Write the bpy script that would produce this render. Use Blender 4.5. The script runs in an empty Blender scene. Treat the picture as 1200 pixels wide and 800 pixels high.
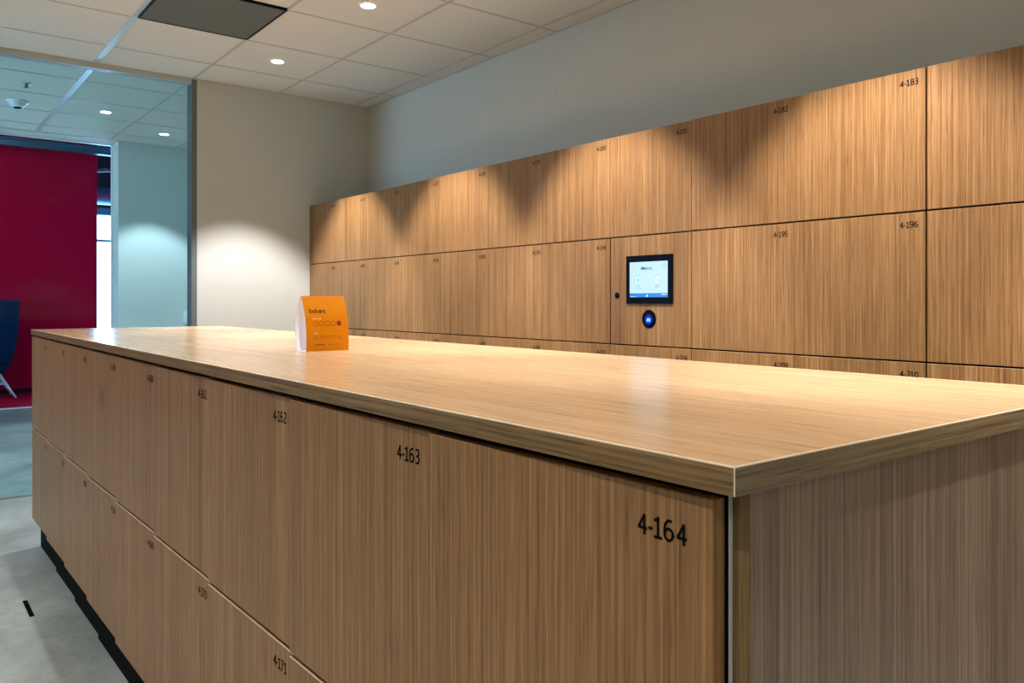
import bpy, bmesh, math, random
from mathutils import Vector, Matrix
random.seed(4)
C = bpy.context.scene.collection
S = bpy.context.scene
PI = math.pi

# ------------------------------------------------------------ camera, world, exposure
F_PX, CX_W, HZ = 942.0, 1200.0, 353.0
CAM_H = 1.188
cd = bpy.data.cameras.new('camera'); cam = bpy.data.objects.new('camera', cd); C.objects.link(cam)
cd.sensor_width = 36.0; cd.lens = 36.0 * F_PX / CX_W
cd.shift_y = -(400.0 - HZ) / CX_W
cd.clip_start = 0.02
cam.location = (0, 0, CAM_H)
cam.rotation_euler = (PI / 2, 0, -math.atan2(731.0, 942.0))
S.camera = cam
S.view_settings.view_transform = 'Standard'; S.view_settings.look = 'None'
S.view_settings.gamma = 1.0; S.view_settings.use_curve_mapping = False
S.view_settings.exposure = 1.15
S.cycles.max_bounces = 10; S.cycles.diffuse_bounces = 6; S.cycles.glossy_bounces = 4
S.cycles.transparent_max_bounces = 12
S.cycles.use_denoising = True
S.cycles.sample_clamp_indirect = 4.0

W = bpy.data.worlds.new('daylight'); S.world = W; W.use_nodes = True
W.node_tree.nodes['Background'].inputs[0].default_value = (0.62, 0.82, 1.0, 1)
W.node_tree.nodes['Background'].inputs[1].default_value = 4.0

ROOM_W, AMB_W = 108.0, 25.0          # watts of the scallop row / the other rows
LAMP_COL = (0.98, 0.97, 1.0)
CORR_COL = (0.92, 0.95, 1.0)
DAY = (0.38, 0.62, 1.0)

def area_light(name, loc, rot, sx, sy, power, col):
    l = bpy.data.lights.new(name, 'AREA'); l.shape = 'RECTANGLE'; l.size = sx; l.size_y = sy
    l.energy = power; l.color = col
    o = bpy.data.objects.new(name, l); C.objects.link(o); o.location = loc; o.rotation_euler = rot
    return o
# daylight coming in at the big windows of the open area; the corridor's end window is added for its light
area_light('facade_daylight', (2.5, 14.85, 1.5), (PI / 2, 0, PI), 7.0, 2.4, 340, DAY)
area_light('corridor_fill', (-3.9, 7.05, 1.5), (0, -PI / 2, 0), 2.2, 2.2, 28, (0.55, 0.68, 1.0))  # unseen source added to give the corridor a blue light
area_light('red_wall_fill', (-1.2, 10.4, 3.6), (0, 0, 0), 5.0, 0.6, 26, (1.0, 0.86, 0.86))  # unseen fill lamp added to brighten the red wall

# ------------------------------------------------------------ helpers
def link(name, me, parent=None, mat=None):
    o = bpy.data.objects.new(name, me); C.objects.link(o)
    if parent is not None: o.parent = parent
    if mat is not None and not me.materials: me.materials.append(mat)
    return o

def box_into(bm, x0, x1, y0, y1, z0, z1):
    v = [bm.verts.new(p) for p in ((x0,y0,z0),(x1,y0,z0),(x1,y1,z0),(x0,y1,z0),(x0,y0,z1),(x1,y0,z1),(x1,y1,z1),(x0,y1,z1))]
    for f in ((0,3,2,1),(4,5,6,7),(0,1,5,4),(1,2,6,5),(2,3,7,6),(3,0,4,7)):
        bm.faces.new([v[i] for i in f])

def boxes_mesh(name, bl, bevel=0.0, seg=2):
    bm = bmesh.new()
    for b in bl: box_into(bm, *b)
    if bevel: bmesh.ops.bevel(bm, geom=bm.edges[:], offset=bevel, segments=seg, affect='EDGES', profile=0.6)
    me = bpy.data.meshes.new(name); bm.to_mesh(me); bm.free()
    return me

def boxes(name, bl, mat, parent=None, bevel=0.0):
    return link(name, boxes_mesh(name, bl, bevel), parent, mat)

def lathe_mesh(name, prof, n=32, axis='z', smooth=True):
    bm = bmesh.new(); rings = []
    for r, h in prof:
        if r < 1e-6: rings.append([bm.verts.new((0, 0, h))])
        else: rings.append([bm.verts.new((r*math.cos(2*PI*i/n), r*math.sin(2*PI*i/n), h)) for i in range(n)])
    for a, b in zip(rings, rings[1:]):
        for i in range(n):
            j = (i+1) % n
            if len(a) == 1 and len(b) == 1: continue
            if len(a) == 1: f = bm.faces.new((a[0], b[i], b[j]))
            elif len(b) == 1: f = bm.faces.new((a[i], a[j], b[0]))
            else: f = bm.faces.new((a[i], a[j], b[j], b[i]))
            f.smooth = smooth
    if axis == 'x':   # the lathe axis points to -x
        bmesh.ops.rotate(bm, verts=bm.verts[:], cent=(0,0,0), matrix=Matrix.Rotation(-PI/2, 3, 'Y'))
    bmesh.ops.recalc_face_normals(bm, faces=bm.faces[:])
    me = bpy.data.meshes.new(name); bm.to_mesh(me); bm.free()
    return me

def tube_mesh(name, p0, p1, r0, r1, n=16):
    p0, p1 = Vector(p0), Vector(p1); d = (p1-p0)
    q = d.to_track_quat('Z', 'Y').to_matrix()
    bm = bmesh.new(); rs = []
    for p, r in ((p0, r0), (p1, r1)):
        rs.append([bm.verts.new(p + q @ Vector((r*math.cos(2*PI*i/n), r*math.sin(2*PI*i/n), 0))) for i in range(n)])
    for i in range(n):
        f = bm.faces.new((rs[0][i], rs[0][(i+1)%n], rs[1][(i+1)%n], rs[1][i])); f.smooth = True
    bm.faces.new(rs[0][::-1]); bm.faces.new(rs[1])
    me = bpy.data.meshes.new(name); bm.to_mesh(me); bm.free()
    return me

def tag(o, label, cat, group=None):
    o['label'] = label; o['category'] = cat
    if group: o['group'] = group
    return o
def thing(name, label, cat, loc=(0,0,0), rz=0.0, group=None):
    o = bpy.data.objects.new(name, None); C.objects.link(o); o.empty_display_size = 0.05
    o.location = loc; o.rotation_euler = (0, 0, rz)
    return tag(o, label, cat, group)
def struct(o): o['kind'] = 'structure'; return o

# ------------------------------------------------------------ materials
def new_mat(name):
    m = bpy.data.materials.new(name); m.use_nodes = True
    nt = m.node_tree; return m, nt, nt.nodes['Principled BSDF']
def N(nt, typ, **kw):
    n = nt.nodes.new(typ)
    for k, v in kw.items(): setattr(n, k, v)
    return n
def plain(name, col, rough=0.5, metal=0.0, spec=0.5, emit=None, estr=0.0, bump=0.0, bscale=300, var=0.0, vscale=4):
    m, nt, b = new_mat(name)
    b.inputs['Base Color'].default_value = (*col, 1); b.inputs['Roughness'].default_value = rough
    b.inputs['Metallic'].default_value = metal; b.inputs['Specular IOR Level'].default_value = spec
    if emit: b.inputs['Emission Color'].default_value = (*emit, 1); b.inputs['Emission Strength'].default_value = estr
    tc = N(nt, 'ShaderNodeTexCoord')
    if var:
        n = N(nt, 'ShaderNodeTexNoise'); n.inputs['Scale'].default_value = vscale; n.inputs['Detail'].default_value = 5
        nt.links.new(tc.outputs['Object'], n.inputs['Vector'])
        mx = N(nt, 'ShaderNodeMix', data_type='RGBA')
        mx.inputs[6].default_value = (*[c*(1-var) for c in col], 1); mx.inputs[7].default_value = (*[min(1, c*(1+var)) for c in col], 1)
        nt.links.new(n.outputs['Fac'], mx.inputs[0]); nt.links.new(mx.outputs[2], b.inputs['Base Color'])
    if bump:
        n = N(nt, 'ShaderNodeTexNoise'); n.inputs['Scale'].default_value = bscale; n.inputs['Detail'].default_value = 3
        nt.links.new(tc.outputs['Object'], n.inputs['Vector'])
        bp = N(nt, 'ShaderNodeBump'); bp.inputs['Strength'].default_value = bump; bp.inputs['Distance'].default_value = 0.002
        nt.links.new(n.outputs['Fac'], bp.inputs['Height']); nt.links.new(bp.outputs['Normal'], b.inputs['Normal'])
    return m

def wood(name, dark, mid, light, along='z', rough=0.42, streak=1.0, fine=150.0, rnd=True, spec=0.4, scuff=None):
    """laminate with fine straight grain running along one axis of the object"""
    m, nt, b = new_mat(name); L = nt.links.new
    tc = N(nt, 'ShaderNodeTexCoord')
    off = N(nt, 'ShaderNodeVectorMath', operation='ADD')
    L(tc.outputs['Object'], off.inputs[0])
    if rnd:
        oi = N(nt, 'ShaderNodeObjectInfo'); cb = N(nt, 'ShaderNodeVectorMath', operation='SCALE')
        cb.inputs[0].default_value = (37.0, 53.0, 29.0); L(oi.outputs['Random'], cb.inputs['Scale']); L(cb.outputs[0], off.inputs[1])
    def noise(cross, lon, detail=3, dist=0.0):
        mp = N(nt, 'ShaderNodeMapping'); s = [cross]*3; s['xyz'.index(along)] = lon
        mp.inputs['Scale'].default_value = s; L(off.outputs[0], mp.inputs['Vector'])
        n = N(nt, 'ShaderNodeTexNoise'); n.inputs['Scale'].default_value = 1.0; n.inputs['Detail'].default_value = detail
        n.inputs['Distortion'].default_value = dist
        L(mp.outputs[0], n.inputs['Vector']); return n.outputs['Fac']
    def mth(op, a, bb, clamp=False):
        n = N(nt, 'ShaderNodeMath', operation=op, use_clamp=clamp)
        for i, v in enumerate((a, bb)):
            if isinstance(v, (int, float)): n.inputs[i].default_value = v
            else: L(v, n.inputs[i])
        return n.outputs[0]
    broad = noise(20.0, 0.35, 3)
    midn = noise(fine*1.15, 0.7, 6, 0.1)
    fin = noise(fine*2.2, 6.0, 2)
    t = mth('ADD', mth('MULTIPLY', broad, 0.20), mth('ADD', mth('MULTIPLY', midn, 0.46), mth('MULTIPLY', fin, 0.34)))
    t = mth('ADD', mth('MULTIPLY', mth('SUBTRACT', t, 0.5), 3.1*streak), 0.5, True)
    cr = N(nt, 'ShaderNodeValToRGB'); e = cr.color_ramp.elements
    e[0].position = 0.0; e[0].color = (*dark, 1); e[1].position = 1.0; e[1].color = (*light, 1)
    k = e.new(0.5); k.color = (*mid, 1)
    L(t, cr.inputs['Fac'])
    # thin dark pores
    pore = noise(fine*3.0, 9.0, 2)
    pr = N(nt, 'ShaderNodeMapRange'); pr.inputs['From Min'].default_value = 0.60; pr.inputs['From Max'].default_value = 0.70
    L(pore, pr.inputs['Value'])
    mx = N(nt, 'ShaderNodeMix', data_type='RGBA', blend_type='MULTIPLY')
    L(mth('MULTIPLY', pr.outputs[0], 0.75*streak), mx.inputs[0]); L(cr.outputs['Color'], mx.inputs[6])
    mx.inputs[7].default_value = (0.45, 0.40, 0.36, 1)
    out = mx.outputs[2]
    if scuff:
        v = N(nt, 'ShaderNodeVectorMath', operation='SUBTRACT'); L(tc.outputs['Object'], v.inputs[0]); v.inputs[1].default_value = scuff
        v2 = N(nt, 'ShaderNodeVectorMath', operation='MULTIPLY'); L(v.outputs[0], v2.inputs[0]); v2.inputs[1].default_value = (0, 28, 20)
        ln = N(nt, 'ShaderNodeVectorMath', operation='LENGTH'); L(v2.outputs[0], ln.inputs[0])
        mr = N(nt, 'ShaderNodeMapRange'); mr.inputs['From Min'].default_value = 1.0; mr.inputs['From Max'].default_value = 0.3
        L(ln.outputs['Value'], mr.inputs['Value'])
        m2 = N(nt, 'ShaderNodeMix', data_type='RGBA', blend_type='MULTIPLY')
        L(mth('MULTIPLY', mr.outputs[0], 0.75), m2.inputs[0]); L(out, m2.inputs[6]); m2.inputs[7].default_value = (0.45, 0.45, 0.45, 1)
        out = m2.outputs[2]
    L(out, b.inputs['Base Color'])
    b.inputs['Roughness'].default_value = rough; b.inputs['Specular IOR Level'].default_value = spec
    bp = N(nt, 'ShaderNodeBump'); bp.inputs['Strength'].default_value = 0.12; bp.inputs['Distance'].default_value = 0.0005
    L(fin, bp.inputs['Height']); L(bp.outputs['Normal'], b.inputs['Normal'])
    return m

WD, WM, WL = (0.155, 0.066, 0.020), (0.275, 0.133, 0.045), (0.44, 0.236, 0.092)
M_DOOR = wood('laminate_door', WD, WM, WL, 'z')
M_DOOR_SCUFF = wood('laminate_door_scuffed', WD, WM, WL, 'z', scuff=(0.0, -0.235, -0.147))
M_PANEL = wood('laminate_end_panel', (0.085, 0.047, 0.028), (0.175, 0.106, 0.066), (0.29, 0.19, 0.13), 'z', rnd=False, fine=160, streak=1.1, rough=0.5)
M_TOP = wood('laminate_worktop', (0.39, 0.235, 0.115), (0.51, 0.33, 0.172), (0.60, 0.425, 0.25), 'y', rough=0.22, streak=0.75, fine=90, rnd=False, spec=0.45)
M_BAND = wood('edge_band_long', (0.10, 0.052, 0.014), (0.20, 0.115, 0.038), (0.29, 0.175, 0.066), 'y', rough=0.4, streak=1.5, fine=150, rnd=False)
M_BANDX = wood('edge_band_short', (0.10, 0.065, 0.025), (0.20, 0.135, 0.062), (0.28, 0.195, 0.10), 'x', rough=0.4, streak=1.5, fine=150, rnd=False)
M_PANEL_EDGE = wood('panel_edge_band', (0.11, 0.062, 0.02), (0.18, 0.105, 0.04), (0.25, 0.155, 0.065), 'z', rough=0.45, fine=160, rnd=False)
M_CARC = plain('gap_shade_carcass', (0.006, 0.005, 0.004), 0.8, spec=0.1)  # carcass blackened to paint the shade inside the door gaps
M_PLINTH = plain('black_plinth', (0.0015, 0.0015, 0.0015), 0.7, spec=0.05)
M_STRIP = plain('pale_strip', (0.62, 0.66, 0.62), 0.5)
M_INK = plain('black_lettering', (0.004, 0.004, 0.004), 0.8, spec=0.1)
M_WALL = plain('painted_wall', (0.60, 0.59, 0.53), 0.85, bump=0.15, bscale=250, var=0.02)
M_CORRWALL = plain('corridor_paint', (0.66, 0.69, 0.65), 0.85, bump=0.1, bscale=250)
M_TILE = plain('ceiling_tile', (0.88, 0.80, 0.71), 0.95, bump=0.6, bscale=420, var=0.05, vscale=60)
M_GRID = plain('ceiling_bar', (0.60, 0.56, 0.50), 0.5)
M_GRIDWIDE = plain('ceiling_bar_satin', (0.72, 0.72, 0.72), 0.42, metal=0.5)
M_FRAME = plain('grey_aluminium', (0.13, 0.155, 0.15), 0.5)
M_FRAMELT = plain('pale_frame', (0.55, 0.56, 0.52), 0.4)
M_WHITE = plain('white_plastic', (0.85, 0.86, 0.87), 0.4)
M_RED = plain('red_fabric_wall', (0.48, 0.002, 0.035), 0.95, spec=0.05, bump=0.3, bscale=150, var=0.12, vscale=2)
M_CARPET = plain('red_carpet', (0.45, 0.004, 0.035), 1.0, spec=0.05, bump=0.8, bscale=200, var=0.15, vscale=6)
M_DARKCEIL = plain('dark_ceiling', (0.01, 0.02, 0.035), 0.9)
M_STEEL = plain('blue_cast_steel', (0.10, 0.22, 0.32), 0.4, metal=0.7)  # blue of the incoming daylight put into the steel colour
M_BLUEFAB = plain('navy_fabric', (0.003, 0.032, 0.095), 0.9, spec=0.1, bump=0.4, bscale=400)
M_BLACKFAB = plain('black_fabric', (0.004, 0.005, 0.008), 0.9)
M_LEG = plain('white_leg', (0.75, 0.75, 0.78), 0.35)
M_GLOSSBLK = plain('gloss_black', (0.0015, 0.002, 0.005), 0.35, spec=0.08)
M_LAMP = plain('lamp_face', (1, 1, 1), 0.5, emit=(0.90, 0.98, 1.0), estr=14)
M_ORANGE = plain('orange_card', (0.62, 0.20, 0.0), 0.5, spec=0.15)
M_CARDWHITE = plain('white_card', (0.86, 0.86, 0.92), 0.5)
M_DKRED = plain('dark_red_print', (0.28, 0.006, 0.012), 0.5)
M_PALEPRINT = plain('pale_print', (0.90, 0.66, 0.36), 0.5)
M_ORLINE = plain('rust_print', (0.24, 0.03, 0.004), 0.5)
M_GRILLE = None
M_HILITE = plain('edge_highlight', (0.78, 0.62, 0.44), 0.3)  # pale colour painted where edges catch the light

def grille_mat():
    m, nt, b = new_mat('perforated_grey'); L = nt.links.new
    tc = N(nt, 'ShaderNodeTexCoord'); v = N(nt, 'ShaderNodeTexVoronoi'); v.inputs['Scale'].default_value = 130; v.inputs['Randomness'].default_value = 0.0
    L(tc.outputs['Object'], v.inputs['Vector'])
    cr = N(nt, 'ShaderNodeValToRGB'); cr.color_ramp.elements[0].position = 0.30; cr.color_ramp.elements[0].color = (0.035, 0.036, 0.032, 1)
    cr.color_ramp.elements[1].position = 0.42; cr.color_ramp.elements[1].color = (0.15, 0.15, 0.135, 1)
    L(v.outputs['Distance'], cr.inputs['Fac']); L(cr.outputs['Color'], b.inputs['Base Color']); b.inputs['Roughness'].default_value = 0.7
    return m
M_GRILLE = grille_mat()

def concrete():
    m, nt, b = new_mat('polished_concrete'); L = nt.links.new
    tc = N(nt, 'ShaderNodeTexCoord')
    def noise(s, d, dist=0.0, rough=0.55):
        n = N(nt, 'ShaderNodeTexNoise'); n.inputs['Scale'].default_value = s; n.inputs['Detail'].default_value = d
        n.inputs['Distortion'].default_value = dist; n.inputs['Roughness'].default_value = rough
        L(tc.outputs['Object'], n.inputs['Vector']); return n.outputs['Fac']
    cr = N(nt, 'ShaderNodeValToRGB'); e = cr.color_ramp.elements
    e[0].position = 0.30; e[0].color = (0.16, 0.185, 0.165, 1); e[1].position = 0.72; e[1].color = (0.42, 0.46, 0.41, 1)
    L(noise(1.6, 8, 0.8, 0.62), cr.inputs['Fac'])
    cr2 = N(nt, 'ShaderNodeValToRGB'); e = cr2.color_ramp.elements
    e[0].position = 0.35; e[0].color = (0.72, 0.72, 0.72, 1); e[1].position = 0.65; e[1].color = (1, 1, 1, 1)
    L(noise(9, 9, 1.5, 0.7), cr2.inputs['Fac'])
    mx = N(nt, 'ShaderNodeMix', data_type='RGBA', blend_type='MULTIPLY'); mx.inputs[0].default_value = 0.8
    L(cr.outputs[0], mx.inputs[6]); L(cr2.outputs[0], mx.inputs[7])
    # hairline marks
    w = noise(5.0, 3, 3.0)
    ab = N(nt, 'ShaderNodeMath', operation='SUBTRACT'); L(w, ab.inputs[0]); ab.inputs[1].default_value = 0.5
    a2 = N(nt, 'ShaderNodeMath', operation='ABSOLUTE'); L(ab.outputs[0], a2.inputs[0])
    mr = N(nt, 'ShaderNodeMapRange'); mr.inputs['From Min'].default_value = 0.006; mr.inputs['From Max'].default_value = 0.0
    L(a2.outputs[0], mr.inputs['Value'])
    mx2 = N(nt, 'ShaderNodeMix', data_type='RGBA', blend_type='ADD')
    k = N(nt, 'ShaderNodeMath', operation='MULTIPLY'); L(mr.outputs[0], k.inputs[0]); k.inputs[1].default_value = 0.10
    L(k.outputs[0], mx2.inputs[0]); L(mx.outputs[2], mx2.inputs[6]); mx2.inputs[7].default_value = (0.8, 0.8, 0.8, 1)
    L(mx2.outputs[2], b.inputs['Base Color'])
    rr = N(nt, 'ShaderNodeMapRange'); rr.inputs['To Min'].default_value = 0.24; rr.inputs['To Max'].default_value = 0.42
    L(noise(4, 5), rr.inputs['Value']); L(rr.outputs[0], b.inputs['Roughness'])
    return m
M_FLOOR = concrete()

def glass(name, tint, refl=1.0):
    m, nt, b = new_mat(name); L = nt.links.new
    nt.nodes.remove(b); out = nt.nodes['Material Output']
    tr = N(nt, 'ShaderNodeBsdfTransparent'); tr.inputs[0].default_value = (*tint, 1)
    gl = N(nt, 'ShaderNodeBsdfGlossy'); gl.inputs['Roughness'].default_value = 0.01
    fr = N(nt, 'ShaderNodeFresnel'); fr.inputs[0].default_value = 1.45
    k = N(nt, 'ShaderNodeMath', operation='MULTIPLY'); k.inputs[1].default_value = refl; L(fr.outputs[0], k.inputs[0])
    mx = N(nt, 'ShaderNodeMixShader'); L(k.outputs[0], mx.inputs[0]); L(tr.outputs[0], mx.inputs[1]); L(gl.outputs[0], mx.inputs[2])
    L(mx.outputs[0], out.inputs['Surface'])
    return m
M_GLASS = glass('partition_glass', (0.76, 0.93, 0.98), 0.12)
M_WINGLASS = glass('window_glass', (0.95, 0.98, 0.99))

def emitmat(name, col, s):
    m, nt, b = new_mat(name)
    b.inputs['Base Color'].default_value = (0, 0, 0, 1); b.inputs['Roughness'].default_value = 0.2
    b.inputs['Emission Color'].default_value = (*col, 1); b.inputs['Emission Strength'].default_value = s
    return m

# ------------------------------------------------------------ the shell
ZC = 2.7015
X_W, Y_E = 2.969, 5.649
XL, YB = -2.6, -3.2
Y_C, Y_C2 = 8.27, 8.53
Y_WIN = 15.0
X_WC = 1.716
fl = struct(boxes('floor', [(-6, 8, YB-0.15, Y_WIN+0.2, -0.15, 0.0)], M_FLOOR))
struct(boxes('wall_right', [(X_W, X_W+0.15, YB, Y_E, 0, ZC)], M_WALL))
struct(boxes('wall_end', [(1.664, X_W+0.15, Y_E, Y_E+0.12, 0, ZC)], M_WALL))
struct(boxes('wall_left', [(XL-0.15, XL, YB, Y_E+0.12, 0, ZC)], M_WALL))
struct(boxes('wall_back', [(XL-0.15, X_W+0.15, YB-0.15, YB, 0, ZC)], M_WALL))
struct(boxes('ceiling', [(XL-0.15, X_W+0.15, YB-0.15, Y_E+0.06, ZC, ZC+0.1)], M_TILE))
struct(boxes('ceiling_corridor', [(-4.15, 6.15, Y_E+0.06, Y_C2, ZC, ZC+0.1)], M_TILE))
struct(boxes('wall_corridor', [(X_WC, 6.15, Y_C, Y_C2, 0, ZC)], M_CORRWALL))
struct(boxes('wall_corridor_near', [(X_W+0.15, 6.15, Y_E, Y_E+0.12, 0, ZC), (-4.15, XL-0.15, Y_E, Y_E+0.12, 0, ZC)], M_CORRWALL))
struct(boxes('wall_corridor_right', [(6.0, 6.15, Y_E+0.12, Y_C, 0, ZC)], M_CORRWALL))
struct(boxes('wall_corridor_left', [(-4.15, -4.0, Y_E+0.12, Y_C2, 0, 0.35), (-4.15, -4.0, Y_E+0.12, Y_C2, 2.65, ZC),
        (-4.15, -4.0, Y_E+0.12, 5.9, 0.35, 2.65), (-4.15, -4.0, 8.2, Y_C2, 0.35, 2.65)], M_CORRWALL))
w = struct(boxes('added_window', [(-4.12, -4.09, 5.9, 8.2, 0.35, 2.65)], M_WINGLASS))  # unseen window added as a source for the corridor fill light
boxes('window_frame', [(-4.13, -4.04, 5.9, 5.95, 0.35, 2.65), (-4.13, -4.04, 8.15, 8.2, 0.35, 2.65), (-4.13, -4.04, 7.03, 7.08, 0.35, 2.65)], M_FRAME, w)
# jamb edge trim of the corridor opening
struct(boxes('trim_1', [(X_WC-0.012, X_WC-0.001, Y_C2-0.03, Y_C2+0.012, 0, ZC)], M_WHITE))
struct(boxes('trim_2', [(-4.0, X_WC, Y_C2-0.03, Y_C2+0.012, ZC-0.012, ZC-0.001)], M_WHITE))
# open area beyond
ZO = 3.75
struct(boxes('ceiling_open_area', [(-6, 8, Y_C2, Y_WIN+0.2, ZO, ZO+0.1)], M_DARKCEIL))
struct(boxes('wall_above_opening', [(-6, 8, Y_C2-0.1, Y_C2, ZC+0.1, ZO)], M_DARKCEIL))
struct(boxes('wall_open_area_left', [(-6.15, -6, Y_C2-0.1, Y_WIN+0.2, 0, ZO)], M_CORRWALL))
struct(boxes('wall_open_area_right', [(8, 8.15, Y_C2-0.1, Y_WIN+0.2, 0, ZO)], M_CORRWALL))
struct(boxes('wall_open_area_near', [(6.15, 8, Y_C2-0.1, Y_C2, 0, ZC+0.1), (-6, -4.15, Y_C2-0.1, Y_C2, 0, ZC+0.1)], M_CORRWALL))
struct(boxes('wall_facade', [(-6, 8, Y_WIN, Y_WIN+0.2, 2.77, ZO), (-6, -1.0, Y_WIN, Y_WIN+0.2, 0, 2.77), (6.0, 8, Y_WIN, Y_WIN+0.2, 0, 2.77)], M_DARKCEIL))
w = struct(boxes('window_1', [(-1.0, 6.0, Y_WIN+0.08, Y_WIN+0.10, 0, 2.77)], M_WINGLASS))
fb = [(-1.0, 6.0, Y_WIN, Y_WIN+0.14, 2.65, 2.77), (-1.0, 6.0, Y_WIN+0.03, Y_WIN+0.12, 2.20, 2.235), (-1.0, 6.0, Y_WIN+0.03, Y_WIN+0.12, 0, 0.08)]
for x in (-1.0, 0.7, 2.4, 4.1, 5.94): fb.append((x, x+0.06, Y_WIN+0.02, Y_WIN+0.13, 0, 2.65))
boxes('window_frame', fb, M_STEEL, w)
# red wall
struct(boxes('wall_red', [(-5.5, 2.247, 12.1, 12.3, 0.06, 3.55)], M_RED))
struct(boxes('shadow_gap_red_wall', [(-5.5, 2.235, 12.13, 12.3, 0.0, 0.06)], M_BLACKFAB))  # black recessed strip stands for the shadow gap under the wall
cp = tag(boxes('carpet', [(-5.0, 4.0, 10.42, 12.13, 0.0, 0.004)], M_CARPET), 'red carpet on the floor along the red wall beyond the glass', 'carpet')
boxes('edge_strip', [(-5.0, 4.0, 10.395, 10.42, 0.0, 0.012)], M_WHITE, cp)

# services under the open ceiling
tag(link('steel_beam', boxes_mesh('steel_beam', [(-5.0, 2.42, 11.93, 12.03, 3.165, 3.18), (-5.0, 2.42, 11.93, 12.03, 3.25, 3.265), (-5.0, 2.42, 11.975, 11.985, 3.18, 3.25)]), None, M_STEEL),
    'steel beam with blue light in its colour, running along the top of the red wall', 'beam')
def rods(o, pts, r=0.006):
    for x, y, z in pts: link('hanger_rod', tube_mesh('hanger_rod', (x, y, z), (x, y, ZO+0.02), r, r, 8), o, M_STEEL)
def duct(name, p0, p1, r, label, cat):
    o = tag(link(name, tube_mesh(name, p0, p1, r, r, 28), None, M_STEEL), label, cat)
    d = Vector(p1)-Vector(p0)
    for k in range(1, 6):
        c = Vector(p0) + d*(k/6)
        rods(o, [(c.x, c.y, c.z+r-0.01)])
        link('seam_ring', tube_mesh('seam_ring', c-d.normalized()*0.012, c+d.normalized()*0.012, r+0.008, r+0.008, 28), o, M_STEEL)
duct('air_duct', (2.35, 13.6, 2.80), (6.5, 13.6, 2.80), 0.13, 'round steel air duct above the bright window strip', 'duct')
duct('air_duct', (2.5, 10.6, 3.35), (6.5, 13.9, 3.45), 0.10, 'slanting steel duct high up right of the red wall', 'duct')
tag(link('conduit', tube_mesh('conduit', (2.05, 10.2, 2.98), (3.2, 12.2, 3.35), 0.018, 0.018), None, M_STEEL), 'thin conduit crossing the gap just under the corridor soffit', 'pipe')
_cd = tag(link('conduit', tube_mesh('conduit', (2.2, 12.6, 3.02), (3.6, 12.9, 3.22), 0.02, 0.02), None, M_STEEL), 'thin conduit above the round duct beside the red wall', 'pipe')
rods(_cd, [(2.6, 12.686, 3.07), (3.3, 12.836, 3.17)])

# ceiling grid
GX = [2.841-0.602*k for k in range(0, 10)]
GY = [5.225-0.606*k for k in range(0, 14)]
gb = []
for x in GX:
    if abs(x-1.035) < 0.02 or x < XL: continue
    gb.append((x-0.008, x+0.008, YB, Y_E, ZC-0.003, ZC-0.0002))
for y in GY: 
    if y > YB: gb.append((XL, X_W, y-0.005, y+0.005, ZC-0.0025, ZC-0.0002))
gb.append((X_W-0.012, X_W, YB, Y_E, ZC-0.004, ZC-0.0002)); gb.append((XL, X_W, Y_E-0.012, Y_E, ZC-0.004, ZC-0.0002))
struct(boxes('ceiling_grid', gb, M_GRID))
struct(boxes('ceiling_runner', [(1.020, 1.056, YB, Y_E-0.012, ZC-0.005, ZC-0.0002)], M_GRIDWIDE))
gb = []
for k in range(-8, 6):
    x = 1.639+0.602*k
    if abs(x-1.037) < 0.02: continue
    gb.append((x-0.008, x+0.008, Y_E+0.06, Y_C, ZC-0.003, ZC-0.0002))
for y in (6.156, 6.745, 7.33, 7.91): gb.append((-4.0, 6.0, y-0.006, y+0.006, ZC-0.0025, ZC-0.0002))
gb.append((-4.0, 6.0, Y_C-0.02, Y_C, ZC-0.004, ZC-0.0002))
struct(boxes('ceiling_grid_corridor', gb, M_GRID))
struct(boxes('ceiling_runner_corridor', [(1.025, 1.061, Y_E+0.06, Y_C-0.03, ZC-0.005, ZC-0.0002)], M_GRIDWIDE))

# glass partition
gw = thing('glass_partition', 'full-height clear glass partition left of the white wall, with thin grey frame', 'glass partition', (0, Y_E, 0))
boxes('glass_pane', [(XL, 1.634, 0.028, 0.038, 0.012, ZC-0.034)], M_GLASS, gw)
boxes('jamb', [(1.628, 1.664, 0.0, 0.10, 0.0, ZC)], M_FRAME, gw)
boxes('head_frame', [(XL, 1.628, 0.0, 0.075, ZC-0.034, ZC)], M_FRAMELT, gw)
boxes('floor_track', [(XL, 1.628, 0.022, 0.044, 0.0, 0.012)], M_FLOOR, gw)

# switch plate on the corridor wall
sp = thing('light_switch', 'white light switch plate on the pale wall behind the glass', 'light switch', (2.345, Y_C, 1.03))
boxes('plate', [(-0.037, 0.037, -0.010, 0.0, -0.06, 0.06)], M_WHITE, sp, 0.002)
boxes('rocker', [(-0.014, 0.014, -0.014, -0.010, -0.03, 0.03)], M_WHITE, sp, 0.001)

# ------------------------------------------------------------ downlights
def downlight(x, y, power, col, label, ang=79, blend=0.38, group='round recessed downlights', soft=0.02):
    t = thing('downlight', label, 'ceiling light', (x, y, ZC-0.0003), 0, group)
    link('trim_ring', lathe_mesh('trim_ring', [(0.036, 0.004), (0.036, -0.003), (0.042, -0.005), (0.048, -0.003), (0.049, 0.0)], 32), t, M_WHITE)
    link('lamp', lathe_mesh('lamp', [(0.037, 0.0), (0.034, -0.004), (0.0, -0.006)], 32), t, M_LAMP)
    l = bpy.data.lights.new('spot', 'SPOT'); l.energy = power; l.color = col; l.spot_size = math.radians(ang); l.spot_blend = blend
    l.shadow_soft_size = soft
    o = bpy.data.objects.new('spot', l); C.objects.link(o); o.parent = t; o.location = (0, 0, -0.03)
SX = 1.94
downlight(SX, 4.91, ROOM_W, LAMP_COL, 'lit downlight nearest the end wall, right of the dark ceiling grille')
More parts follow.
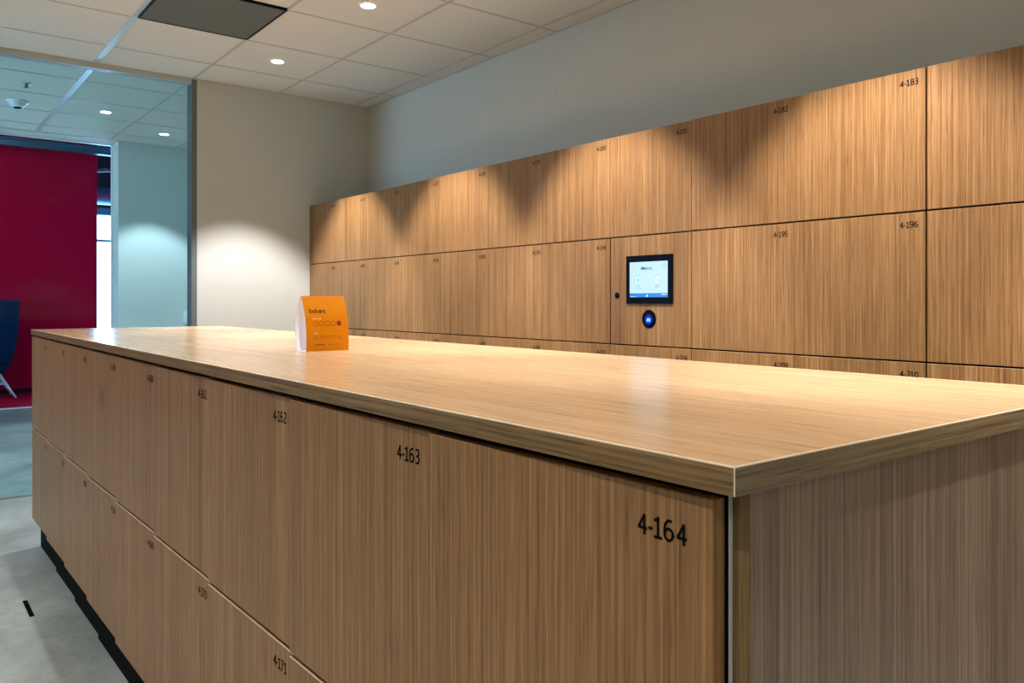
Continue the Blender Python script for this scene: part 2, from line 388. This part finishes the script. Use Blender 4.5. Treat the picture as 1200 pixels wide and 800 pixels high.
downlight(SX, 3.70, ROOM_W, LAMP_COL, 'lit downlight at the top edge of the picture, second from the end wall')
for y in (2.49, 1.28, 0.07, -1.14, -2.35):
    downlight(SX, y, ROOM_W, LAMP_COL, 'recessed downlight over the aisle, overhead or behind the viewer')
for y in (4.31, 2.49, 0.67, -1.14):
    for x in (-0.48, -1.7):
        downlight(x, y, AMB_W, LAMP_COL, 'recessed downlight left of the counter, above the viewer', 120, 0.6)
for y in (3.1, 1.3):  # unseen lamps added to brighten the front of the worktop
    downlight(0.73, y, 40, LAMP_COL, 'unseen downlight added above the counter to brighten the worktop', 125, 0.8)
downlight(1.374, 7.065, 26, CORR_COL, 'dim downlight behind the glass, left one of two', 80, 0.3, 'corridor downlights')
downlight(1.974, 7.678, 50, CORR_COL, 'bright downlight behind the glass, next to the pale wall', 80, 0.3, 'corridor downlights')
for x, y in ((0.2, 7.0), (-1.6, 7.0), (3.5, 7.3)):
    downlight(x, y, 36, CORR_COL, 'corridor downlight outside the picture', 100, 0.4, 'corridor downlights')

# ceiling grille
cv = thing('ceiling_vent', 'dark grey perforated return-air grille filling one ceiling tile', 'ceiling vent', (1.337, 4.285, ZC))
link('perforated_panel', boxes_mesh('perforated_panel', [(-0.283, 0.283, -0.285, 0.285, -0.012, -0.004)]), cv, M_GRILLE)
boxes('frame', [(-0.292, -0.283, -0.294, 0.294, -0.014, 0), (0.283, 0.292, -0.294, 0.294, -0.014, 0), (-0.283, 0.283, -0.294, -0.285, -0.014, 0), (-0.283, 0.283, 0.285, 0.294, -0.014, 0)], M_GLOSSBLK, cv)

# smoke detector and sprinkler behind the glass
sd = thing('smoke_detector', 'white dome smoke detector on the ceiling behind the glass', 'smoke detector', (0.772, 7.085, ZC))
link('base', lathe_mesh('base', [(0.075, 0.0), (0.075, -0.012), (0.060, -0.016), (0.0, -0.016)]), sd, M_WHITE)
link('dome', lathe_mesh('dome', [(0.058, -0.016), (0.052, -0.034), (0.035, -0.047), (0.028, -0.049)]), sd, M_WHITE)
link('sensor', lathe_mesh('sensor', [(0.028, -0.046), (0.026, -0.056), (0.0, -0.058)]), sd, M_GLOSSBLK)
sk = thing('sprinkler_head', 'small ceiling sprinkler behind the glass, near the smoke detector', 'sprinkler', (0.757, 6.464, ZC))
link('collar', lathe_mesh('collar', [(0.035, 0.0), (0.033, -0.005), (0.012, -0.006), (0.0, -0.006)]), sk, M_FRAMELT)
link('nozzle', lathe_mesh('nozzle', [(0.010, -0.005), (0.008, -0.03), (0.0, -0.03)]), sk, M_FRAME)
link('deflector', lathe_mesh('deflector', [(0.0, -0.03), (0.018, -0.031), (0.018, -0.033), (0.0, -0.033)]), sk, M_FRAME)

# thin round plug on the upper right wall
pl = tag(link('wall_plug', lathe_mesh('wall_plug', [(0.014, 0.0), (0.013, 0.002), (0.0, 0.003)], 24, 'x'), None, M_GRID), 'tiny round cover on the plain wall above the lockers', 'wall plug')
pl.location = (X_W, 0, 0)
_u = 651.0-600; _r = 942*(_u+731)/1192.0; pl.location = (X_W, X_W*((887364-731*_u)/1192.0)/_r, CAM_H+(HZ-107)*X_W/_r)

# ------------------------------------------------------------ lettering
_gl = {}
def arc(cx, cy, rx, ry, a0, a1, n=14):
    return [(cx+rx*math.cos(math.radians(a0+(a1-a0)*i/n)), cy+ry*math.sin(math.radians(a0+(a1-a0)*i/n))) for i in range(n+1)]
DIG = {
 '0': [arc(0.29, 0.5, 0.24, 0.45, 0, 360, 28)],
 '1': [[(0.03, 0.82), (0.20, 0.83), (0.27, 0.90), (0.27, 1.0)], [(0.27, 1.0), (0.27, 0.0)], [(0.03, 0.045), (0.51, 0.045)]],
 '2': [arc(0.27, 0.71, 0.22, 0.24, 160, -30, 16) + [(0.05, 0.05)], [(0.03, 0.045), (0.53, 0.045)]],
 '3': [arc(0.24, 0.735, 0.22, 0.22, 130, -80, 16), [(0.14, 0.52), (0.28, 0.52)], arc(0.24, 0.285, 0.25, 0.24, 85, -130, 18)],
 '4': [[(0.40, 0.0), (0.40, 0.96)], [(0.42, 0.95), (0.05, 0.31)], [(0.02, 0.31), (0.58, 0.31)]],
 '5': [[(0.50, 0.955), (0.11, 0.955)], [(0.11, 1.0), (0.10, 0.50)], [(0.10, 0.55)] + arc(0.25, 0.30, 0.26, 0.26, 105, -130, 18)],
 '6': [[(0.50, 0.93)] + arc(0.36, 0.50, 0.30, 0.45, 80, 185, 12) + arc(0.30, 0.31, 0.24, 0.26, 190, 360, 12) + arc(0.30, 0.31, 0.24, 0.26, 0, 165, 12)],
 '7': [[(0.04, 0.955), (0.52, 0.955)], [(0.50, 0.97), (0.18, 0.0)]],
 '8': [arc(0.29, 0.745, 0.20, 0.205, 0, 360, 22), arc(0.29, 0.285, 0.24, 0.24, 0, 360, 24)],
 '9': [arc(0.28, 0.69, 0.24, 0.26, 0, 360, 24), arc(0.22, 0.50, 0.30, 0.45, 20, -80, 12) + [(0.08, 0.07)]],
 '-': [[(0.04, 0.38), (0.30, 0.38)]],
}
def stroke_glyph(ch, wd=0.135):
    vs, fs = [], []
    for pl in DIG[ch]:
        n = len(pl); L, R = [], []
        closed = n > 3 and math.dist(pl[0], pl[-1]) < 1e-3
        for i, p in enumerate(pl):
            q0 = pl[i-1] if i else (pl[-2] if closed else None); q1 = pl[i+1] if i < n-1 else (pl[1] if closed else None)
            d0 = (Vector(p)-Vector(q0)).normalized() if q0 else None; d1 = (Vector(q1)-Vector(p)).normalized() if q1 else None
            t = ((d0 or d1)+(d1 or d0)).normalized(); nn = Vector((-t.y, t.x)); k = 1.0/max(0.5, abs(nn.dot(Vector((-(d1 or d0).y, (d1 or d0).x)))))
            L.append(Vector(p)+nn*wd/2*k); R.append(Vector(p)-nn*wd/2*k)
        b0 = len(vs)
        for l, r in zip(L, R): vs += [tuple(l), tuple(r)]
        for i in range(n-1): fs.append((b0+2*i, b0+2*i+1, b0+2*i+3, b0+2*i+2))
    return vs, fs
def glyph(ch):
    if ch in _gl: return _gl[ch]
    if ch in DIG: _gl[ch] = stroke_glyph(ch); return _gl[ch]
    cu = bpy.data.curves.new('glyph', 'FONT'); cu.body = ch; cu.size = 1.38; cu.resolution_u = 5; cu.offset = 0.018
    o = bpy.data.objects.new('glyph', cu); C.objects.link(o)
    bpy.context.view_layer.update()
    me = bpy.data.meshes.new_from_object(o.evaluated_get(bpy.context.evaluated_depsgraph_get()))
    vs = [tuple(v.co) for v in me.vertices]; fs = [tuple(p.vertices) for p in me.polygons]
    bpy.data.objects.remove(o); bpy.data.meshes.remove(me); bpy.data.curves.remove(cu)
    _gl[ch] = (vs, fs); return _gl[ch]
def gbounds(ch):
    vs = glyph(ch)[0]; return min(v[0] for v in vs), max(v[0] for v in vs), max(v[1] for v in vs)
CAP = gbounds('4')[2]
def text_geo(s, h, width=None, gap=0.075, serif=True):
    """flat lettering of digit height h, starting at x = 0; returns vertices (x, y) and faces"""
    k = h/CAP; vs, fs = [], []; x = 0.0
    for ch in s:
        if ch == ' ': x += 0.3*CAP; continue
        gv, gf = glyph(ch); a, b, _ = gbounds(ch); base = len(vs)
        vs += [(v[0]-a+x, v[1]) for v in gv]; fs += [tuple(i+base for i in f) for f in gf]
        x += (b-a)+gap*CAP
    tot = x-gap*CAP; sx = k if width is None else width/tot
    return [(v[0]*sx, v[1]*k) for v in vs], fs, tot*sx
def geo_mesh(name, vs3, fs):
    me = bpy.data.meshes.new(name); me.from_pydata(vs3, [], fs); me.update(); return me

def door_number(s, right, top, h, width, parent, mat=None, xoff=-0.0006):
    """numbers on a door whose face looks to -x; right edge of text at local y = right"""
    vs, fs, w = text_geo(s, h, width)
    me = geo_mesh('door_number', [(xoff, right+(w-v[0]), top-h+v[1]) for v in vs], fs)
    return link('door_number', me, parent, mat or M_INK)

# ------------------------------------------------------------ lockers
PITCH = 0.450
TH = 0.016
def door_mesh(w, h):
    # origin at the far top corner of the face; runs to -y and -z
    return boxes_mesh('door', [(0.0, TH, -w, 0.0, -h, 0.0)], 0.0008, 1)

def locker_unit(name, label, cat, X, Yfar, ang, rows, depth, group, plinth_h, plinth_in, ztop, numbers, right_m, num_h, num_w, mats=None, near_gap=0.0, far_gap=0.0):
    """rows: list of (z_top, z_bottom); the far edge of the unit stands furthest forward"""
    t = thing(name, label, cat, (X, Yfar, 0), math.radians(ang), group)
    w = PITCH-0.001
    zb = rows[-1][1]
    boxes('carcass', [(TH+0.002, depth, -w, 0, zb, ztop)], M_CARC, t)
    boxes('plinth', [(plinth_in, depth, -w, 0, 0, zb)], M_PLINTH, t)
    for i, ((z1, z0), num) in enumerate(zip(rows, numbers)):
        h = z1-z0-0.003
        fg = far_gap if i == 1 else 0.0
        d = link('door', door_mesh(w-0.002-near_gap-fg, h), t, (mats or {}).get(i, M_DOOR)); d.location = (0, -0.001-fg, z1)
        d.rotation_euler = (0, 0, 0)
        if group.startswith('two-door') and i == 1: boxes('edge_glint', [(-0.0003, 0.0018, -w+0.002, 0, -0.0008, 0.0003)], M_HILITE, d)  # pale strip paints the light on the lower door's top edge
        if num:
            door_number(num, -(w-0.002)+right_m, -0.027, num_h, num_w, d)
    return t

# counter: nine double-sided units, doors numbered 4-156 ... 4-173
CTOP = 1.053; CTH = 0.0243
XD = 0.548
rowsC = [(CAM_H-0.1695, CAM_H-0.6085), (CAM_H-0.6125, CAM_H-1.046)]
for i in range(9):
    n1, n2 = 164-i, 173-i
    yf = 0.434+PITCH*(i+1)
    m = {0: M_DOOR_SCUFF} if i == 5 else None
    lab = 'two-door wood counter locker, upper door numbered 4-%d' % n1
    if i == 0: lab = 'two-door wood counter locker numbered 4-164, nearest the viewer at the counter corner'
    if i == 8: lab = 'two-door wood counter locker at the far end of the counter, upper door 4-156'
    locker_unit('counter_locker', lab, 'locker', XD, yf, 1.0, rowsC, 0.852, 'two-door lockers forming the counter', 0, 0.037,
                CTOP-CTH-0.002, ['4-%d' % n1, '4-%d' % n2], 0.028, 0.0195, 0.058, m)

# worktop in two lengths with a hairline joint
tp = thing('countertop', 'long light wood worktop covering the locker counter', 'countertop', (0, 0, 0))
X0, X1, Y0, Y1 = 0.544, 1.4468, 0.4057, 4.485
boxes('top_surface', [(X0+0.0012, X1-0.0012, Y0+0.0012, 3.1165, CTOP-CTH, CTOP), (X0+0.0012, X1-0.0012, 3.1172, Y1, CTOP-CTH, CTOP)], M_TOP, tp)
boxes('edge_band', [(X0, X0+0.0012, Y0+0.0006, 3.1165, CTOP-CTH, CTOP-0.0006), (X0, X0+0.0012, 3.1172, Y1, CTOP-CTH, CTOP-0.0006)], M_BAND, tp)
boxes('edge_band', [(X0+0.0006, X1, Y0, Y0+0.0012, CTOP-CTH, CTOP-0.0006)], M_BANDX, tp)
boxes('worktop_highlight', [(X0-0.0001, X0+0.0010, Y0-0.0001, Y0+0.0010, CTOP-CTH, CTOP-0.0003)], M_HILITE, tp, 0.0003)  # pale lines paint the highlight along the worktop edges
boxes('worktop_highlight', [(X0-0.0001, X0+0.0030, Y0+0.001, Y1, CTOP-0.0013, CTOP+0.0001)], M_HILITE, tp, 0.0003)
boxes('worktop_highlight', [(X0+0.001, X1, Y0-0.0001, Y0+0.0025, CTOP-0.0012, CTOP+0.0001)], M_HILITE, tp, 0.0003)

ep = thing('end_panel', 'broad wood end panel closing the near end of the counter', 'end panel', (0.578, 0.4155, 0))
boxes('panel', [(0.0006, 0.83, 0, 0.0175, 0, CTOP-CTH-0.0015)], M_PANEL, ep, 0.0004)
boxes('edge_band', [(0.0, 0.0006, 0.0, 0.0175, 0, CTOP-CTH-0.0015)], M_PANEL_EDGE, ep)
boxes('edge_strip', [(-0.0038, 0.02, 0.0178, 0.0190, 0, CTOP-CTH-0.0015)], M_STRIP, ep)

# wall lockers: fourteen columns of four
XLK = 2.4776
ZT = CAM_H+0.7085
rowsW = [(ZT, CAM_H+0.2745), (CAM_H+0.2720, CAM_H-0.1850), (CAM_H-0.1875, CAM_H-0.639), (CAM_H-0.6415, 0.10)]
angs = [0.25, 0.15, 0.35, 0.15, 0.55, 0.5, 0.3, 0.9, 0.25, 0.2, 0.2, 0.75, 0.4, 0.4]
Y_NEAR0 = 0.4641*XLK            # seam between 4-183 and 4-184
kiosk_owner = None
for c in range(14):
    yf = Y_NEAR0+PITCH*(10-c)
    nums = ['4-%d' % (174+c), '4-%d' % (188+c if c < 7 else 187+c), '4-%d' % (201+c), '4-%d' % (215+c)]
    lab = 'tall wood wall locker column, top door numbered 4-%d' % (174+c)
    if c == 0: lab = 'tall wood wall locker column against the white end wall, numbered 4-174'
    if c == 7: nums[1] = None; lab = 'wood wall locker column 4-181 holding the touch screen kiosk'
    if c == 10: lab = 'wood wall locker column with doors 4-184 at the right edge of the picture'
    if c > 10: lab = 'wood wall locker column beyond the right edge of the picture, 4-%d on top' % (174+c)
    t = locker_unit('wall_locker', lab, 'locker', XLK, yf, angs[c], rowsW, X_W-XLK-0.012, 'numbered lockers along the right wall', 0, 0.04, ZT-0.0005,
                nums, 0.023, 0.019, 0.057, None, {7: 0.004, 9: 0.003}.get(c, 0.0), 0.005 if c == 7 else 0.0)
    if c == 7: kiosk_owner = t; KY = yf

# kiosk in the 4-181 column (parts of the screen unit)
def on_wall_y(x):   # world y on the locker front of a picture column x
    u = x-600.0; return XLK*(887364-731*u)/(942*(u+731))
ks = thing('touch_screen', 'square black-framed touch screen lit pale blue in the locker wall', 'touch screen', (XLK+0.0045, 2.273, 1.279), math.radians(0.9))
HB, VB = 0.1255, 0.100
boxes('bezel', [(-0.006, 0.0, -HB, HB, -VB, VB)], M_GLOSSBLK, ks, 0.001)
M_SCR = emitmat('screen_white', (0.60, 0.83, 1.0), 0.45)
M_SCRBLUE = emitmat('screen_blue', (0.01, 0.22, 0.72), 0.42)
M_SCRDK = emitmat('screen_navy', (0.01, 0.05, 0.25), 0.3)
M_SCRGRN = emitmat('screen_green', (0.05, 0.70, 0.45), 0.5)
M_SCRGREY = emitmat('screen_grey', (0.30, 0.42, 0.52), 0.4)
M_SCRLT = emitmat('screen_pale', (0.78, 0.96, 1.0), 0.5)
sy0, sy1, sz0, sz1 = -0.102, 0.104, -0.074, 0.073     # y from right (-) to left (+)
boxes('display', [(-0.0068, -0.006, sy0, sy1, sz0, sz1)], M_SCR, ks)
boxes('task_bar', [(-0.0072, -0.0068, sy0, sy1, sz0, sz0+0.017)], M_SCRBLUE, ks)
def scr_text(s, ycen, z, h, w, mat, name='screen_text'):
    vs, fs, ww = text_geo(s, h, w, serif=False)
    return link(name, geo_mesh(name, [(-0.0074, ycen+ww/2-v[0], z+v[1]) for v in vs], fs), ks, mat)
scr_text('iMetra', 0.010, 0.040, 0.013, 0.060, M_SCRDK)
scr_text('rent', 0.055, -0.029, 0.005, 0.018, M_SCRGREY); scr_text('my locker', 0.055, -0.038, 0.005, 0.036, M_SCRGREY)
scr_text('open', -0.048, -0.027, 0.005, 0.020, M_SCRGREY); scr_text('locker', -0.048, -0.036, 0.005, 0.022, M_SCRGREY)
def ring_x(name, y, z, r0, r1, mat, parent, x=-0.0074, n=32, zs=1.0):
    vs, fs = [], []
    for i in range(n):
        a = 2*PI*i/n
        vs += [(x, y+r0*math.cos(a), z+r0*zs*math.sin(a)), (x, y+r1*math.cos(a), z+r1*zs*math.sin(a))]
    for i in range(n):
        j = (i+1) % n; fs.append((2*i, 2*i+1, 2*j+1, 2*j))
    return link(name, geo_mesh(name, vs, fs), parent, mat)
for y in (0.055, -0.048):
    ring_x('icon_circle', y, -0.002, 0.0155, 0.0167, M_SCRGREY, ks)
    ring_x('icon_disc', y, -0.002, 0.0001, 0.0150, M_SCRLT, ks, x=-0.0073)
boxes('icon', [(-0.0078, -0.0074, 0.051, 0.059, -0.010, 0.006)], M_SCRGRN, ks)
boxes('icon', [(-0.0078, -0.0074, -0.051, -0.049, -0.008, 0.004), (-0.0078, -0.0074, -0.049, -0.044, -0.008, -0.006)], M_SCRGREY, ks)
ring_x('icon_circle', -0.084, 0.055, 0.006, 0.0072, M_SCRGREY, ks)
link('icon', geo_mesh('icon', [(-0.0076, 0.014, -0.072), (-0.0076, 0.004, -0.072), (-0.0076, 0.004, -0.060)], [(0, 1, 2)]), ks, M_SCRLT)
boxes('icon', [(-0.0076, -0.0072, -0.098, -0.070, -0.064, -0.061), (-0.0076, -0.0072, 0.065, 0.100, -0.072, -0.0705)], M_SCRLT, ks)

br = thing('badge_reader', 'round black card reader with a glowing blue light below the touch screen', 'card reader', (XLK+0.0045, 2.2745, CAM_H-0.0729), math.radians(0.9))
link('disc', lathe_mesh('disc', [(0.038, 0.0), (0.038, 0.002), (0.036, 0.003), (0.0, 0.0032)], 48, 'x'), br, M_GLOSSBLK)
M_BLUEGLOW = None
def glow_mat():
    m, nt, b = new_mat('blue_led_diffuser'); L = nt.links.new
    b.inputs['Base Color'].default_value = (0.004, 0.006, 0.02, 1); b.inputs['Roughness'].default_value = 0.2
    tc = N(nt, 'ShaderNodeTexCoord'); ln = N(nt, 'ShaderNodeVectorMath', operation='LENGTH'); L(tc.outputs['Object'], ln.inputs[0])
    mr = N(nt, 'ShaderNodeMapRange'); mr.inputs['From Min'].default_value = 0.024; mr.inputs['From Max'].default_value = 0.006
    L(ln.outputs['Value'], mr.inputs['Value'])
    p = N(nt, 'ShaderNodeMath', operation='POWER'); L(mr.outputs[0], p.inputs[0]); p.inputs[1].default_value = 2.2
    q = N(nt, 'ShaderNodeMath', operation='MULTIPLY'); L(p.outputs[0], q.inputs[0]); q.inputs[1].default_value = 1.6
    b.inputs['Emission Color'].default_value = (0.01, 0.03, 1.0, 1); L(q.outputs[0], b.inputs['Emission Strength'])
    return m
lg = link('led_lens', lathe_mesh('led_lens', [(0.024, 0.0), (0.023, 0.0006), (0.0, 0.0008)], 40, 'x'), br, glow_mat()); lg.location = (-0.0033, 0, -0.004)
M_LED = emitmat('led_cyan', (0.05, 0.45, 1.0), 1.6)
boxes('led_symbol', [(-0.0048, -0.0043, -0.0085, -0.0035, -0.0105, 0.002), (-0.0048, -0.0043, 0.0035, 0.0085, -0.0105, 0.002), (-0.0048, -0.0043, -0.0035, 0.0035, -0.005, 0.002)], M_LED, br)
kl = thing('keyhole_lock', 'small black round lock left of the touch screen', 'lock', (XLK+0.0015, 2.4555, CAM_H+0.026), math.radians(0.9))
link('lock_body', lathe_mesh('lock_body', [(0.0125, 0.0), (0.0125, 0.003), (0.011, 0.004), (0.0, 0.004)], 28, 'x'), kl, M_GLOSSBLK)
boxes('key_slot', [(-0.0046, -0.004, -0.0015, 0.0015, -0.006, 0.006)], M_INK, kl)

# ------------------------------------------------------------ orange table card
cX, cY = 0.8895, 2.085
card = thing('table_sign', 'orange curved table card reading lockers, standing on the worktop', 'table sign', (cX, cY, CTOP))
CW, CHT = 0.125, 0.150
def front_y(z):    # front sheet bulges towards the viewer
    t = z/CHT
    pts = [(0, -0.034), (0.2, -0.0345), (0.42, -0.033), (0.65, -0.025), (0.85, -0.012), (1.0, -0.001)]
    for (a, ya), (b, yb) in zip(pts, pts[1:]):
        if t <= b:
            s = (t-a)/(b-a); return ya+(yb-ya)*s
    return pts[-1][1]
def back_y(z):
    t = z/CHT
    pts = [(0, 0.026), (0.2, 0.037), (0.45, 0.040), (0.7, 0.031), (0.88, 0.016), (1.0, 0.001)]
    for (a, ya), (b, yb) in zip(pts, pts[1:]):
        if t <= b:
            s = (t-a)/(b-a); return ya+(yb-ya)*s
    return pts[-1][1]
def smooth(f, z):
    return sum(f(min(CHT, max(0, z+d))) for d in (-0.012, -0.006, 0, 0.006, 0.012))/5 if 0.012 < z < CHT-0.012 else f(z)
fy = lambda z: smooth(front_y, z)
by = lambda z: smooth(back_y, z)
def sheet(name, f, off, mat, th=0.0006, flip=1):
    n = 24; vs, fs = [], []
    for i in range(n+1):
        z = CHT*i/n
        for d in (0, th):
            for x in (0, CW): vs.append((x, f(z)+off+d, z))
    for i in range(n):
        a = 4*i; b = a+4
        fs += [(a, a+1, b+1, b), (a+2, b+2, b+3, a+3), (a, b, b+2, a+2), (a+1, a+3, b+3, b+1)]
    fs += [(0, 2, 3, 1), (4*n, 4*n+1, 4*n+3, 4*n+2)]
    o = link(name, geo_mesh(name, vs, fs), card, mat)
    for p in o.data.polygons: p.use_smooth = False
    return o
sheet('front_sheet', fy, -0.0008, M_ORANGE)
sheet('front_lining', fy, 0.0, M_CARDWHITE)
sheet('back_lining', by, -0.0006, M_CARDWHITE)
sheet('back_sheet', by, 0.0002, M_ORANGE)
boxes('base_fold', [(0.0, CW, -0.0325, 0.0245, 0.0, 0.0008)], M_CARDWHITE, card)
def on_card(name, vs, fs, mat):   # vs in card coordinates (s to the right, z up)
    return link(name, geo_mesh(name, [(v[0], fy(v[1])-0.0012, v[1]) for v in vs], fs), card, mat)
vs, fs, w = text_geo('lockers', 0.0130, 0.047, gap=0.06, serif=False)
on_card('card_title', [(v[0]+0.014, v[1]+0.103) for v in vs], fs, M_INK)
def ring(cx, cz, r0, r1, n=28):
    vs, fs = [], []
    for i in range(n):
        a = 2*PI*i/n; vs += [(cx+r0*math.cos(a), cz+r0*math.sin(a)), (cx+r1*math.cos(a), cz+r1*math.sin(a))]
    for i in range(n):
        j = (i+1) % n; fs.append((2*i, 2*i+1, 2*j+1, 2*j))
    return vs, fs
for k in range(5):
    cx = 0.0285+0.0172*k
    v_, f_ = ring(cx, 0.0745, 0.0 if k == 4 else 0.0058, 0.0072)
    on_card('printed_circle', v_, f_, M_DKRED if k == 4 else M_ORLINE)
def bar(x0, x1, z0, z1): return [(x0, z0), (x1, z0), (x1, z1), (x0, z1)], [(0, 1, 2, 3)]
for name, s, x, z, h, w_, mt in (('card_caption', 'how full', 0.019, 0.0865, 0.0032, 0.026, M_PALEPRINT), ('card_caption', 'size', 0.022, 0.0470, 0.0035, 0.013, M_PALEPRINT),):
    vs, fs, w = text_geo(s, h, w_, serif=False); on_card(name, [(v[0]+x, v[1]+z) for v in vs], fs, mt)
for x0, x1, z0, z1, mt in ((0.020, 0.104, 0.0395, 0.0403, M_ORLINE), (0.022, 0.104, 0.0350, 0.0356, M_ORLINE), (0.024, 0.060, 0.0160, 0.0180, M_DKRED), (0.049, 0.062, 0.0158, 0.0182, M_PALEPRINT),
                       (0.064, 0.104, 0.0168, 0.0176, M_ORLINE), (0.022, 0.030, 0.0325, 0.0340, M_DKRED), (0.096, 0.104, 0.0325, 0.0340, M_DKRED)):
    v_, f_ = bar(x0, x1, z0, z1); on_card('printed_line', v_, f_, mt)
v_, f_ = ring(0.043, 0.0402, 0.0, 0.0018); on_card('printed_dot', v_, f_, M_DKRED)

# ------------------------------------------------------------ dark slot in the floor
sl = tag(boxes('floor_slot', [(-0.008, 0.008, -0.100, 0.100, 0.0, 0.0015)], M_PLINTH), 'short black strip set into the concrete floor left of the counter', 'floor strip')
sl.location = (0.4285, 3.605, 0.0)

# ------------------------------------------------------------ navy high-back chair beyond the glass
ch = thing('lounge_chair', 'high-backed navy blue lounge chair with white splayed legs by the red wall', 'chair', (0.93, 11.69, 0.013))
def shell_r(z):
    pts = [(0.28, 0.16), (0.32, 0.225), (0.42, 0.285), (0.55, 0.322), (0.75, 0.352), (0.92, 0.368), (1.19, 0.384)]
    for (a, ra), (b, rb) in zip(pts, pts[1:]):
        if z <= b: return ra+(rb-ra)*(z-a)/(b-a)
    return pts[-1][1]
def shell():
    bm = bmesh.new(); na, nz = 40, 18; A = math.radians(128); th = 0.028
    def rim(a):
        t = abs(a)/A; return 1.19-0.55*max(0, (t-0.62)/0.38)**1.3
    g = {}
    for s_, d in ((0, 0), (1, -th)):
        for i in range(na+1):
            a = -A+2*A*i/na
            for j in range(nz+1):
                z = 0.28+(rim(a)-0.28)*j/nz; r = shell_r(z)+d
                g[s_, i, j] = bm.verts.new((r*math.cos(a)*0.97, r*math.sin(a), z))
    for i in range(na):
        for j in range(nz):
            for s_ in (0, 1):
                f = bm.faces.new((g[s_,i,j], g[s_,i+1,j], g[s_,i+1,j+1], g[s_,i,j+1])); f.smooth = True
        bm.faces.new((g[0,i,nz], g[0,i+1,nz], g[1,i+1,nz], g[1,i,nz])); bm.faces.new((g[0,i,0], g[1,i,0], g[1,i+1,0], g[0,i+1,0]))
    for j in range(nz):
        bm.faces.new((g[0,0,j], g[0,0,j+1], g[1,0,j+1], g[1,0,j])); bm.faces.new((g[0,na,j], g[1,na,j], g[1,na,j+1], g[0,na,j+1]))
    bmesh.ops.recalc_face_normals(bm, faces=bm.faces[:])
    me = bpy.data.meshes.new('shell'); bm.to_mesh(me); bm.free(); return me
link('shell', shell(), ch, M_BLUEFAB)
link('seat_base', lathe_mesh('seat_base', [(0.0, 0.265), (0.15, 0.27), (0.20, 0.30), (0.25, 0.36), (0.25, 0.38), (0.0, 0.38)]), ch, M_BLUEFAB)
link('seat', lathe_mesh('seat', [(0.0, 0.38), (0.24, 0.38), (0.275, 0.40), (0.285, 0.43), (0.27, 0.455), (0.22, 0.465), (0.0, 0.47)]), ch, M_BLACKFAB)
for sx in (-1, 1):
    for sy in (-1, 1):
        link('leg', tube_mesh('leg', (0.13*sx, 0.11*sy, 0.30), (0.30*sx, 0.25*sy, 0.0), 0.019, 0.011), ch, M_LEG)
link('stretcher', tube_mesh('stretcher', (-0.20, -0.17, 0.172), (0.20, -0.17, 0.172), 0.012, 0.012), ch, M_LEG)
link('stretcher', tube_mesh('stretcher', (-0.20, 0.17, 0.172), (0.20, 0.17, 0.172), 0.012, 0.012), ch, M_LEG)
